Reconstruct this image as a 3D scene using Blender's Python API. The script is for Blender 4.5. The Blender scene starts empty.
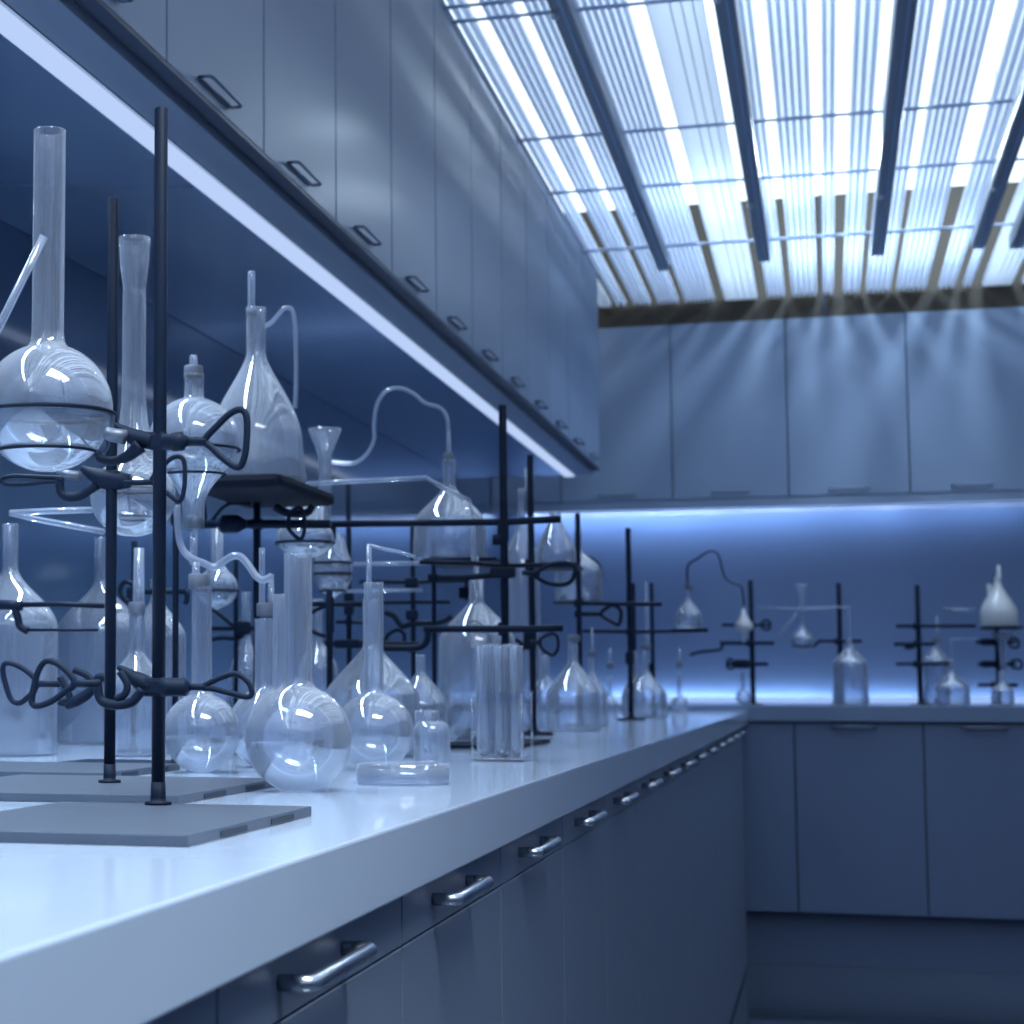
import bpy, bmesh, math, random
from mathutils import Vector
random.seed(7)
COL = bpy.context.scene.collection
# ---------------------------------------------------------------- camera model
F = 1920.0
YAW, PITCH = math.radians(16.544), math.radians(5.1257)
CAM = Vector((0, 0, .83))
FW = Vector((-math.sin(YAW)*math.cos(PITCH), math.cos(YAW)*math.cos(PITCH), math.sin(PITCH)))
RT = Vector((math.cos(YAW), math.sin(YAW), 0))
UP = RT.cross(FW)

def at(x, y, Y):
    d = FW + RT*((x-256)/F) + UP*((512-y)/F)
    return CAM + d*(Y/d.y)

def onz(x, y, z):
    d = FW + RT*((x-256)/F) + UP*((512-y)/F)
    return CAM + d*((z-CAM.z)/d.z)

def px(P):                       # metres per photo pixel at a point
    return (P-CAM).dot(FW)/F

# ---------------------------------------------------------------- materials
MATS = {}
def newmat(name):
    m = bpy.data.materials.new(name); m.use_nodes = True
    nt = m.node_tree; nt.nodes.clear()
    out = nt.nodes.new('ShaderNodeOutputMaterial')
    return m, nt, out

def pmat(name, col, rough=.5, metal=0, coat=0, emit=None, estr=0, noise=0, nscale=8, bump=0, spec=.5, crough=.05):
    m, nt, out = newmat(name)
    b = nt.nodes.new('ShaderNodeBsdfPrincipled')
    b.inputs['Base Color'].default_value = (*col, 1)
    b.inputs['Roughness'].default_value = rough
    b.inputs['Metallic'].default_value = metal
    b.inputs['Coat Weight'].default_value = coat
    b.inputs['Coat Roughness'].default_value = crough
    b.inputs['Specular IOR Level'].default_value = spec
    if emit:
        b.inputs['Emission Color'].default_value = (*emit, 1)
        b.inputs['Emission Strength'].default_value = estr
    if noise or bump:
        tc = nt.nodes.new('ShaderNodeTexCoord')
        n = nt.nodes.new('ShaderNodeTexNoise'); n.inputs['Scale'].default_value = nscale; n.inputs['Detail'].default_value = 4
        nt.links.new(tc.outputs['Object'], n.inputs['Vector'])
        if noise:
            r = nt.nodes.new('ShaderNodeMapRange')
            r.inputs['To Min'].default_value = 1-noise; r.inputs['To Max'].default_value = 1+noise
            nt.links.new(n.outputs['Fac'], r.inputs['Value'])
            mx = nt.nodes.new('ShaderNodeVectorMath'); mx.operation = 'SCALE'
            mx.inputs[0].default_value = col
            nt.links.new(r.outputs[0], mx.inputs['Scale'])
            nt.links.new(mx.outputs[0], b.inputs['Base Color'])
        if bump:
            bp = nt.nodes.new('ShaderNodeBump'); bp.inputs['Strength'].default_value = bump; bp.inputs['Distance'].default_value = .002
            nt.links.new(n.outputs['Fac'], bp.inputs['Height']); nt.links.new(bp.outputs[0], b.inputs['Normal'])
    nt.links.new(b.outputs[0], out.inputs[0])
    MATS[name] = m
    return m

def emat(name, col, s):
    m, nt, out = newmat(name)
    e = nt.nodes.new('ShaderNodeEmission'); e.inputs[0].default_value = (*col, 1); e.inputs[1].default_value = s
    nt.links.new(e.outputs[0], out.inputs[0]); MATS[name] = m
    return m

def glassmat(name, clear=.9, haze=.10, hcol=(.72, .8, .95), edge=.55, rough=.03, tint=(.93, .96, 1)):
    """thin-walled laboratory glass: see-through, mirror-like towards its edges, faintly milky"""
    m, nt, out = newmat(name)
    N = nt.nodes.new
    tr = N('ShaderNodeBsdfTransparent'); tr.inputs[0].default_value = (*tint, 1)
    gl = N('ShaderNodeBsdfGlossy'); gl.inputs['Roughness'].default_value = rough; gl.inputs[0].default_value = (.95, .97, 1, 1)
    df = N('ShaderNodeBsdfDiffuse'); df.inputs[0].default_value = (*hcol, 1)
    tl = N('ShaderNodeBsdfTranslucent'); tl.inputs[0].default_value = (*hcol, 1)
    mh = N('ShaderNodeMixShader'); mh.inputs[0].default_value = .5
    nt.links.new(df.outputs[0], mh.inputs[1]); nt.links.new(tl.outputs[0], mh.inputs[2])
    lw = N('ShaderNodeLayerWeight'); lw.inputs['Blend'].default_value = .32
    lh = N('ShaderNodeLayerWeight'); lh.inputs['Blend'].default_value = .25
    mr = N('ShaderNodeMapRange'); mr.inputs['To Min'].default_value = haze; mr.inputs['To Max'].default_value = min(1, haze+edge)
    nt.links.new(lh.outputs['Facing'], mr.inputs['Value'])
    m1 = N('ShaderNodeMixShader'); nt.links.new(mr.outputs[0], m1.inputs[0])
    nt.links.new(tr.outputs[0], m1.inputs[1]); nt.links.new(mh.outputs[0], m1.inputs[2])
    m2 = N('ShaderNodeMixShader')
    fr = N('ShaderNodeMapRange'); fr.inputs['To Min'].default_value = .05; fr.inputs['To Max'].default_value = .7
    nt.links.new(lw.outputs['Fresnel'], fr.inputs['Value'])
    nt.links.new(fr.outputs[0], m2.inputs[0]); nt.links.new(m1.outputs[0], m2.inputs[1]); nt.links.new(gl.outputs[0], m2.inputs[2])
    nt.links.new(m2.outputs[0], out.inputs[0]); MATS[name] = m
    return m

DOOR = pmat('satin_blue_grey_lacquer', (.19, .255, .37), rough=.5, coat=.06, noise=.04, nscale=3, crough=.2, spec=.35)
DOORB = pmat('satin_lacquer_shaded_back', (.11, .16, .27), rough=.42, noise=.04, nscale=3)  # same lacquer as DOOR, the back run's shade put into the colour
DOORL = pmat('satin_lacquer_shaded_left', (.145, .185, .265), rough=.4, noise=.04, nscale=3)  # door lacquer toned down, dim light of the left base run put into it
CARC = pmat('dark_carcass', (.025, .035, .07), rough=.5)
UNDERB = pmat('blue_gloss_underside', (.11,.18,.30), rough=.12, coat=.5, spec=.7)
BSPLASH = pmat('back_painted_glass_with_glow', (.15,.225,.39), rough=.3, coat=.3, noise=.12, nscale=1.2)  # wall glass in a lighter copy, the blue glow put into its colour
UNDER = pmat('cabinet_underside', (.20, .24, .32), rough=.35)
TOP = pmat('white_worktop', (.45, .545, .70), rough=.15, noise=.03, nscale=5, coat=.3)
FLOOR = pmat('floor_resin', (.05, .07, .11), rough=.09, noise=.1, nscale=2, coat=.6)
PLAST = pmat('plain_plaster', (.30, .36, .48), rough=.8)
SPLASH = pmat('blue_back_painted_glass', (.058, .112, .205), rough=.10, coat=.5, noise=.05, nscale=1.5, spec=.7)
BROWN = pmat('brown_timber', (.020, .0150, .0095), rough=.6, noise=.35, nscale=4)
def tmat(name, t, d, f):
    m, nt, out = newmat(name)
    a = nt.nodes.new('ShaderNodeBsdfTranslucent'); a.inputs[0].default_value = (*t, 1)
    b = nt.nodes.new('ShaderNodeBsdfDiffuse'); b.inputs[0].default_value = (*d, 1)
    x = nt.nodes.new('ShaderNodeMixShader'); x.inputs[0].default_value = f
    nt.links.new(b.outputs[0], x.inputs[1]); nt.links.new(a.outputs[0], x.inputs[2]); nt.links.new(x.outputs[0], out.inputs[0])
    return m
FINW = tmat('white_fin', (.70, .76, .85), (.8, .85, .95), .85)
WIDEP = tmat('white_panel', (.62, .67, .75), (.8, .85, .95), .85)
BOLTW = pmat('white_bolt', (.8, .85, .9), rough=.3)
RAILM = pmat('grey_rail', (.32, .35, .40), rough=.35, metal=.3)
BARM = pmat('blue_grey_rod', (.46, .56, .76), rough=.4)
STEEL = pmat('brushed_steel', (.55, .6, .68), rough=.25, metal=1)
DARKST = pmat('dark_steel', (.10, .13, .20), rough=.35, metal=.6)
IRON = pmat('black_blue_enamel', (.006, .014, .034), rough=.55, noise=.15, nscale=60, spec=.15)
PLATE = pmat('grey_stand_plate', (.068, .088, .125), rough=.4, noise=.12, nscale=25)
DULL = pmat('dull_steel', (.13, .155, .21), rough=.4, metal=.4)
SLOT = pmat('slot_black', (.02, .028, .05), rough=.6)
RUBBER = pmat('grey_rubber_stopper', (.13, .15, .20), rough=.6, noise=.1, nscale=80)
GLASS = glassmat('clear_glass', haze=.075, edge=.44, hcol=(.88,.91,.97))
GLASS2 = glassmat('cloudy_glass', haze=.15, edge=.46, hcol=(.80, .85, .95))
MILK = glassmat('frosted_glass', haze=.30, edge=.42, hcol=(.60, .69, .86), rough=.12)
OPAL = glassmat('opal_white_glass', haze=.85, edge=.1, hcol=(.96, .98, 1), rough=.15)
HOSE = glassmat('silicone_hose', haze=.45, edge=.4, hcol=(.5, .58, .74), rough=.2)
HOSED = pmat('dark_hose', (.03, .05, .11), rough=.5)
SKYL = emat('ceiling_light', (.80, .925, 1.0), 2.2)
LAMPM = emat('lamp_diffuser', (.95, .97, 1.0), 7)
LED = emat('led_strip_white', (.52, .67, 1.0), .95)
LEDB = emat('led_strip_blue', (.36, .55, 1.0), .95)

# translucent channel sheet between the fins
m, nt, out = newmat('channel_sheet')
tr = nt.nodes.new('ShaderNodeBsdfTransparent'); tl = nt.nodes.new('ShaderNodeBsdfTranslucent'); df = nt.nodes.new('ShaderNodeBsdfDiffuse')
tl.inputs[0].default_value = (.72, .79, .90, 1); df.inputs[0].default_value = (.72, .80, .95, 1)
a = nt.nodes.new('ShaderNodeMixShader'); a.inputs[0].default_value = .5
b = nt.nodes.new('ShaderNodeMixShader'); b.inputs[0].default_value = .60
nt.links.new(tl.outputs[0], a.inputs[1]); nt.links.new(df.outputs[0], a.inputs[2])
nt.links.new(tr.outputs[0], b.inputs[1]); nt.links.new(a.outputs[0], b.inputs[2]); nt.links.new(b.outputs[0], out.inputs[0])
SHEET = m

# ---------------------------------------------------------------- object helpers
def link(name, bm, mat, parent=None, smooth=False, origin=None):
    me = bpy.data.meshes.new(name)
    bmesh.ops.recalc_face_normals(bm, faces=bm.faces)
    if origin is not None:
        bmesh.ops.translate(bm, verts=bm.verts, vec=-Vector(origin))
    bm.to_mesh(me); bm.free()
    me.materials.append(mat)
    if smooth:
        for p in me.polygons: p.use_smooth = True
    o = bpy.data.objects.new(name, me); COL.objects.link(o)
    if origin is not None: o.location = origin
    if parent is not None:
        o.parent = parent
        o.location = Vector(o.location) - world(parent)
    return o

def world(o):
    v = Vector((0, 0, 0))
    while o is not None:
        v += Vector(o.location); o = o.parent
    return v

def tag(o, label, cat, group=None):
    o['label'] = label; o['category'] = cat
    if group: o['group'] = group
    return o

def thing(name, label, cat, loc, group=None):
    o = bpy.data.objects.new(name, None); o.empty_display_size = .03
    COL.objects.link(o); o.location = loc
    return tag(o, label, cat, group)

def struct(o):
    o['kind'] = 'structure'; return o

def bx(bm, x0, x1, y0, y1, z0, z1, bevel=0):
    vs = [bm.verts.new((x, y, z)) for x in (x0, x1) for y in (y0, y1) for z in (z0, z1)]
    fs = [bm.faces.new([vs[i] for i in q]) for q in ((0,1,3,2),(4,6,7,5),(0,4,5,1),(2,3,7,6),(0,2,6,4),(1,5,7,3))]
    if bevel:
        bmesh.ops.bevel(bm, geom=list({e for f in fs for e in f.edges}), offset=bevel, segments=2, affect='EDGES', profile=.6)

def box(name, mat, x0, x1, y0, y1, z0, z1, parent=None, bevel=0):
    bm = bmesh.new(); bx(bm, x0, x1, y0, y1, z0, z1, bevel)
    return link(name, bm, mat, parent, origin=((x0+x1)/2, (y0+y1)/2, z0))

def smooth_path(P, closed=False, n=6):
    P = [Vector(p) for p in P]
    if len(P) < 3: return P
    out = []
    N = len(P)
    rng = range(N) if closed else range(N-1)
    for i in rng:
        if closed: a, b, c, d = P[(i-1) % N], P[i], P[(i+1) % N], P[(i+2) % N]
        else: a, b, c, d = P[max(i-1, 0)], P[i], P[i+1], P[min(i+2, N-1)]
        for k in range(n):
            t = k/n
            out.append(.5*((2*b)+(-a+c)*t+(2*a-5*b+4*c-d)*t*t+(-a+3*b-3*c+d)*t**3))
    if not closed: out.append(P[-1])
    return out

def add_tube(bm, P, r, seg=10, closed=False, caps=True, flat=1.0):
    P = [Vector(p) for p in P]; N = len(P)
    R = r if isinstance(r, (list, tuple)) else [r]*N
    prev = None; rings = []
    for i in range(N):
        if closed: t = P[(i+1) % N]-P[i-1]
        else: t = P[min(i+1, N-1)]-P[max(i-1, 0)]
        t.normalize()
        if prev is None:
            ref = Vector((0, 0, 1)) if abs(t.z) < .9 else Vector((1, 0, 0))
            nrm = (ref - t*ref.dot(t)).normalized()
        else:
            nrm = (prev - t*prev.dot(t)).normalized()
        prev = nrm; bn = t.cross(nrm)
        rings.append([bm.verts.new(P[i]+(nrm*math.cos(a)*flat+bn*math.sin(a))*R[i]) for a in [2*math.pi*k/seg for k in range(seg)]])
    for i in range(N if closed else N-1):
        A, B = rings[i], rings[(i+1) % N]
        for k in range(seg):
            bm.faces.new((A[k], A[(k+1) % seg], B[(k+1) % seg], B[k]))
    if caps and not closed:
        bm.faces.new(rings[0][::-1]); bm.faces.new(rings[-1])

def tube(name, mat, P, r, parent=None, seg=10, closed=False, smooth_n=0, flat=1.0):
    if smooth_n: P = smooth_path(P, closed, smooth_n)
    bm = bmesh.new(); add_tube(bm, P, r, seg, closed, flat=flat)
    return link(name, bm, mat, parent, smooth=True, origin=P[0])

def lathe(name, mat, axis, prof, parent=None, seg=40, wall=0, closed_bottom=True):
    """axis: (x,y); prof: [(z, r)...] from top to bottom. wall>0 gives an inner skin."""
    bm = bmesh.new()
    pr = [(z, max(r, 0)) for z, r in prof]
    if wall:
        inner = [(z, max(r-wall, 0)) for z, r in pr]
        if pr[-1][1] <= 1e-6:      # closed floor: lift the inner floor
            zb = pr[-1][0]
            inner = [(max(z, zb+wall), r) for z, r in inner]
        pr = inner[::-1]+pr if pr[-1][1] <= 1e-6 else pr+inner[::-1]
        loop = prof[-1][1] > 1e-6
    else: loop = False
    rings = []
    for z, r in pr:
        if r <= 1e-6: rings.append([bm.verts.new((axis[0], axis[1], z))])
        else: rings.append([bm.verts.new((axis[0]+r*math.cos(2*math.pi*k/seg), axis[1]+r*math.sin(2*math.pi*k/seg), z)) for k in range(seg)])
    M = len(rings)
    for i in range(M if loop else M-1):
        A, B = rings[i], rings[(i+1) % M]
        if len(A) == 1 and len(B) == 1: continue
        for k in range(seg):
            k2 = (k+1) % seg
            if len(A) == 1: bm.faces.new((A[0], B[k2], B[k]))
            elif len(B) == 1: bm.faces.new((A[k], A[k2], B[0]))
            else: bm.faces.new((A[k], A[k2], B[k2], B[k]))
    zs = [p[0] for p in prof]
    o = link(name, bm, mat, parent, smooth=True, origin=(axis[0], axis[1], min(zs)))
    return o

# ---------------------------------------------------------------- dimensions
ZC = .75            # left worktop
ZB = .766           # back worktop
XF = -.236          # front edge of the left worktop
XW = -1.075         # left wall
YB = 6.75           # back wall
YFB = 5.97          # front of back worktop
ZL = 2.085          # underside of the slatted ceiling
ZCE = 2.42          # light-giving ceiling above it

# ---------------------------------------------------------------- room
struct(box('floor', FLOOR, -1.2, 3.0, -2.6, 6.9, -.06, 0))
struct(box('wall_left', SPLASH, XW-.08, XW, -2.6, YB+.1, 0, 2.6))
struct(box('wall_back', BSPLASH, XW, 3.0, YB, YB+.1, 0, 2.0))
struct(box('wall_right', PLAST, 2.9, 3.0, -2.6, YB, 0, 2.6))
struct(box('wall_rear', PLAST, -1.2, 3.0, -2.6, -2.5, 0, 2.6))
struct(box('trim_1', BROWN, XW, 3.0, 6.42, YB+.1, 2.0, 2.6))         # brown fascia over the back cabinets
bm = bmesh.new(); bx(bm, .010, .028, 6.405, 6.419, 2.0, 2.6)
struct(link('trim_2', bm, SLOT))
ceil = struct(box('ceiling', SKYL, -1.2, 3.0, -2.6, 6.42, ZCE, ZCE+.05))

# slatted ceiling panels: gaps measured at the far end
gaps = [(610.5,615.4),(626.6,633),(651.3,656.7),(678.8,684.2),(714.7,724.4),(757,767),(785,792),(817,823.6),(833.5,843),(860,866),(891,896.6),(927,939),(956,963.7),(973,983.6),(1013,1024)]
def xe(p):
    return onz(p, 298-.07*(p-715)*.9 if False else 306-(p-610)*.062, ZL).x
edges = [(xe(a), xe(b)) for a, b in gaps]
panels = []
x0 = -.70
for a, b in edges:
    panels.append((x0, a)); x0 = b
panels.append((x0, x0+.115))
g = x0+.115+.03
rr = random.Random(3)
while g < 2.8:
    w = rr.choice([.06, .09, .12, .075]); panels.append((g, g+w)); g += w+rr.choice([.02, .035])
YP0 = -2.45
for i, (a, b) in enumerate(panels):
    w = b-a
    if w < .012: continue
    if i in (0, 5) or (i == 14) or (i == 15):
        p = box('ceiling_panel', WIDEP, a, b, YP0, 6.40, ZL, ZL+.018)
        bm = bmesh.new()
        for k in range(3):
            u = a+w*(.42+.2*k); bx(bm, u, u+.002, YP0, 6.398, ZL-.0015, ZL)
        r = link('rib', bm, WIDEP, None); r.parent = p; r.location = Vector(r.location)-world(p)
        r.name = 'surface_rib'
    else:
        n = max(2, round(w/.0150))
        pitch = w/n
        bm = bmesh.new()
        for k in range(n):
            c = a+pitch*(k+.5); bx(bm, c-pitch*.25, c+pitch*.25, YP0, 6.40, ZL, ZL+.008)
        p = link('ceiling_panel', bm, FINW, None, origin=(a, YP0, ZL))
        box('channel_sheet', SHEET, a, b, YP0, 6.395, ZL+.0085, ZL+.0100, p)
    p['kind'] = 'structure'
    p.name = 'ceiling_%d' % (i+1)
# cross rods under the panels
k = 3
for y in (-1.2, 0, 1.0, 1.9, 2.62, 3.42, 3.50, 4.33, 4.83, 5.52):
    bm = bmesh.new(); add_tube(bm, [(-.655, y, ZL-.005), (2.85, y, ZL-.005)], .0042, 8)
    struct(link('trim_%d' % k, bm, BARM, smooth=True, origin=(-.655, y, ZL-.005))); k += 1
# hanging rails
for i, ((xp, yp), lab) in enumerate([((664,271), 'leftmost dark grey ceiling rail, beside the wall cabinets'), ((764,262), 'second dark grey ceiling rail from the left, beside the wide plain panel'),
        ((878,256), 'third dark grey ceiling rail from the left, near the picture centre right'), ((978,249), 'fourth dark grey ceiling rail from the left'), ((1016,249), 'rightmost short stub of dark grey ceiling rail at the picture edge')]):
    zb = ZL-.052
    P = onz(xp, yp, zb)
    t = thing('ceiling_rail', lab, 'ceiling rail', (P.x, 3.5, ZL), 'rails under the slatted ceiling')
    w = .019
    bm = bmesh.new(); bx(bm, P.x-w, P.x+w, 1.2, P.y, zb, ZL-.0105, .006)
    link('rail_body', bm, RAILM, t, origin=(P.x, 1.2, zb))
    box('edge_strip', BARM, P.x+w*.1, P.x+w*.35, 1.21, P.y-.01, zb-.003, zb, t)
    for yy in (1.9, 3.38, 4.9):
        bm = bmesh.new(); bmesh.ops.create_uvsphere(bm, u_segments=12, v_segments=8, radius=.0075)
        bmesh.ops.translate(bm, verts=bm.verts, vec=(P.x-w*.6, yy, zb-.004))
        link('bolt', bm, BOLTW, t, smooth=True, origin=(P.x-w*.6, yy, zb-.004))
        tube('hanger', BARM, [(P.x, yy, ZL-.011), (P.x, yy, ZCE)], .003, t, 6)

# ---------------------------------------------------------------- worktops
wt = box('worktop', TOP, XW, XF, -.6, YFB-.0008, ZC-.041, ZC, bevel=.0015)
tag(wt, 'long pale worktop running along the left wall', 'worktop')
wb = box('worktop', pmat('blue_grey_worktop', (.16, .22, .34), rough=.3), XW, 2.9, YFB, YB, ZB-.046, ZB, bevel=.002)
tag(wb, 'dark blue-grey worktop along the back wall', 'worktop')

# ---------------------------------------------------------------- base cabinets, left run
def bar_handle(parent, axis, a, b, x, z, r, off, mat, name='handle'):
    """bar parallel to Y (axis='Y') on a face looking +X, or parallel to X on a face looking -Y"""
    P = []
    if axis == 'Y': P = [(x, a, z), (x+off*.8, a, z), (x+off*.95, a+.0012, z), (x+off, a+.004, z), (x+off, b-.004, z), (x+off*.95, b-.0012, z), (x+off*.8, b, z), (x, b, z)]
    else: P = [(a, x, z), (a+.002, x-off*.7, z), (a+.012, x-off, z), (b-.012, x-off, z), (b-.002, x-off*.7, z), (b, x, z)]
    return tube(name, mat, P, r, parent, 10, smooth_n=0)

PF = -.25; step = .3655
ordn = ['nearest the camera', 'second', 'third', 'fourth', 'fifth', 'sixth', 'seventh', 'eighth', 'ninth', 'tenth', 'eleventh', 'twelfth', 'thirteenth', 'fourteenth', 'fifteenth', 'sixteenth', 'last']
y = .785-step
i = 0
while y < 5.80:
    y1 = min(y+step, YFB-.002)
    if y1-y < .1: break
    lab = 'grey base cabinet under the pale worktop, %s' % ('cut off by the picture corner' if i == 0 else ordn[i]+' along the run from the camera')
    if i == 1: lab = 'grey base cabinet with the largest chrome drawer handle, under the pale worktop'
    t = thing('base_cabinet', lab, 'cabinet', (PF, y, 0), 'base cabinets under the pale worktop')
    box('cabinet_body', CARC, XW+.02, PF-.02, y+.001, y1-.001, .001, ZC-.042, t)
    d = box('drawer_front', DOORL, PF-.019, PF, y+.0015, y1-.0015, .6735, ZC-.047, t, bevel=.001)
    bar_handle(d, 'Y', y+.094, y+.216, PF, .691, .0042, .016, STEEL)
    box('door', DOORL, PF-.019, PF, y+.0015, y1-.0015, .012, .6722, t, bevel=.001)
    y = y1; i += 1

# ---------------------------------------------------------------- base cabinets, back run
PB = YFB+.012
xs = [-.262, -.102, .262]; xx = .262
while xx < 2.6: xx += .363; xs.append(xx)
for i in range(len(xs)-1):
    a, b = xs[i], xs[i+1]
    lab = ['narrow blue base cabinet filling the corner of the back run', 'blue base cabinet of the back run, first full-width door from the corner', 'blue base cabinet of the back run, cut off by the right edge of the picture'][i] if i < 3 else 'blue base cabinet of the back run, beyond the right picture edge'
    if i >= 4: break
    if i == 3: lab = 'blue base cabinet of the back run, outside the picture to the right'
    t = thing('base_cabinet', lab, 'cabinet', ((a+b)/2, PB, 0), 'base cabinets of the back run')
    box('cabinet_body', CARC, a+.001, b-.001, PB+.02, YB-.02, .156, ZB-.047, t)
    box('toe_kick', DOORB, a, b, PB+.05, YB-.05, 0, .152, t)
    d = box('door', DOORB, a+.002, b-.002, PB, PB+.019, .158, ZB-.052, t, bevel=.001)
    if i: bar_handle(d, 'X', a+.112, b-.132, PB, ZB-.062, .0035, .012, DARKST)

# ---------------------------------------------------------------- wall cabinets, left run
UF = -.65; ZU0, ZU1 = 1.482, 2.092
ys = [1.859-.3635*k for k in (4, 3, 2, 1)]+[1.859+.3635*k for k in range(11)]+[5.862]
far = ['nearest, outside the picture', 'second, outside the picture', 'first with a sliver in the top left corner']
vis = 0
for i in range(len(ys)-1):
    a, b = ys[i], ys[i+1]
    if b < 1.1: continue
    labs = ['tall blue-grey wall cabinet whose corner shows at the top left of the picture', 'tall blue-grey wall cabinet cut by the top picture edge, left of the largest ring handle',
            'wall cabinet with the largest ring handle, above the black stand rod', 'wall cabinet with the second largest ring handle']
    lab = labs[vis] if vis < 4 else 'tall blue-grey wall cabinet, %s along the row from the camera' % ordn[vis]
    if i == len(ys)-2: lab = 'blue-grey wall cabinet at the far end of the left row'
    t = thing('wall_cabinet', lab, 'cabinet', (UF, a, ZU0), 'wall cabinets of the left row')
    box('cabinet_body', CARC if i < len(ys)-2 else CARC, XW+.001, UF-.02, a+.0005, b-.0005, ZU0-.0, ZU1-.002, t)
    box('underside_panel', UNDERB, XW+.002, -.7605, a, b, ZU0-.017, ZU0-.0005, t)
    box('door_shade_strip', CARC, UF-.0215, UF-.0005, a, b, ZU0-.005, ZU0-.0006, t)  # added dark strip standing in for the shaded recess below the doors
    box('light_pelmet', UNDER, -.7215, UF-.022, a, b, ZU0-.017, ZU0-.0005, t)
    d = box('door', DOOR, UF-.019, UF, a+.0026, b-.0026, ZU0, ZU1, t, bevel=.001)
    if b > 1.4:
        yc = a+.160; z0 = ZU0+.0145
        P = [(UF+.0026, yc-.058, z0), (UF+.014, yc-.058, z0), (UF+.0165, yc-.052, z0), (UF+.0165, yc+.054, z0), (UF+.014, yc+.060, z0), (UF+.0026, yc+.060, z0)]
        h = tube('handle', DARKST, P, .0021, d, 8, closed=True)
    vis += 1
box('end_panel', DOOR, XW+.001, UF, 5.8625, 5.872, ZU0, ZU1)['kind'] = 'structure'
COL.objects['end_panel'].name = 'trim_%d' % k; k += 1
# led strip beneath
sx0, sx1 = -.757, -.727
def alight(name, x, y, z, sx, sy, e, col, spread=180, rot=(0, 0, 0), parent=None):
    l = bpy.data.lights.new(name, 'AREA'); l.shape = 'RECTANGLE'; l.size = sx; l.size_y = sy; l.energy = e; l.color = col; l.spread = math.radians(spread)
    o = bpy.data.objects.new(name, l); COL.objects.link(o); o.location = (x, y, z); o.rotation_euler = rot
    if parent is not None: o.parent = parent; o.location = Vector(o.location)-world(parent)
    return o
t = thing('led_strip', 'long bright white light strip beneath the left wall cabinets', 'light strip', ((sx0+sx1)/2, 3.5, ZU0-.017))
box('diffuser', LED, sx0, sx1, .55, 5.862, ZU0-.0215, ZU0-.0175, t, bevel=.0015)
for y0_, y1_, e_ in ((.55, 2.2, 8), (2.2, 3.6, 3.2), (3.6, 5.85, 2.2)):
    alight('strip_lamp', (sx0+sx1)/2, (y0_+y1_)/2, ZU0-.0225, .02, y1_-y0_, e_, (.66, .83, 1), 104, parent=t)
box('light_channel', STEEL, sx0-.004, sx1+.004, .54, 5.862, ZU0-.0175, ZU0-.0172, t)

# ---------------------------------------------------------------- wall cabinets, back run
YU = 6.40
xs = [-.84, -.474, -.107, .264, .632, 1.0, 1.37]
labs = ['blue-grey wall cabinet of the back row, half hidden behind the left row', 'back-row wall cabinet, first full door from the corner', 'back-row wall cabinet, second full door from the corner',
        'back-row wall cabinet cut off by the right picture edge', 'back-row wall cabinet just outside the right picture edge', 'back-row wall cabinet farther right, outside the picture']
xs = [XW+.001]+xs; labs = ['back-row wall cabinet in the far left corner, hidden by the left row']+labs
for i in range(len(xs)-1):
    a, b = xs[i], xs[i+1]
    t = thing('wall_cabinet', labs[i], 'cabinet', ((a+b)/2, YU, 1.434), 'wall cabinets of the back row')
    box('cabinet_body', CARC, a+.0005, b-.0005, YU+.02, YB-.001, 1.434, 2.0, t)
    box('light_rail', DOOR, a, b, YU+.004, YU+.02, 1.404, 1.4335, t)
    d = box('door', DOOR, a+.002, b-.002, YU, YU+.019, 1.4345, 2.014, t, bevel=.001)
    if i > 0: bar_handle(d, 'X', a+.125, b-.125, YU, 1.455, .0030, .010, DOOR)
t = thing('led_strip', 'blue light strip beneath the wall cabinets of the back wall', 'light strip', (0, YB-.04, 1.42))
box('diffuser', LEDB, XW+.1, 1.3, YB-.06, YB-.03, 1.428, 1.433, t)
for q_, e_ in enumerate((.95, 1.0, .85, .62, .42, .28, .22)):
    alight('strip_lamp', -.85+.32*q_, YB-.05, 1.4275, .32, .02, e_, (.52, .70, 1), 170, rot=(.45, 0, 0), parent=t)
t = thing('led_strip', 'thin blue light strip along the rear edge of the back worktop', 'light strip', (0, YB-.01, ZB))
box('diffuser', LEDB, XW+.1, 1.5, YB-.012, YB-.001, ZB+.0005, ZB+.019, t)

for q_, e_ in enumerate((.26, .28, .26, .2, .15, .11, .1)):
    alight('strip_lamp', -.85+.32*q_, YB-.02, ZB+.021, .32, .015, e_, (.54, .73, 1), 170, rot=(math.pi-.5, 0, 0), parent=t)
# room lamp above the aisle, and small tube lamps above the slats
t = thing('ceiling_lamp', 'rectangular lamp hanging over the aisle, behind the viewer', 'lamp', (.15, .68, 2.03))
alight('panel_lamp', .15, .68, 2.018, .8, .34, 16, (.84, .94, 1), 110, parent=t)
box('housing', RAILM, -.27, .57, .49, .87, 2.03, 2.07, t)
box('diffuser', LAMPM, -.26, .56, .50, .86, 2.02, 2.0295, t)
for xh in (-.2, .5):
    tube('hanger', STEEL, [(xh, .68, 2.07), (xh, .68, ZCE)], .003, t, 6)
for xl, yl in ((-.15, 5.0), (.05, 5.75), (.5, 5.75), (.1, 3.4)):
    l = bpy.data.lights.new('tube_lamp', 'POINT'); l.energy = 20 if yl > 4 else 8; l.color = (.66, .84, 1); l.shadow_soft_size = .045
    o = bpy.data.objects.new('tube_lamp', l); COL.objects.link(o); o.location = (xl, yl, 2.37)

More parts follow.
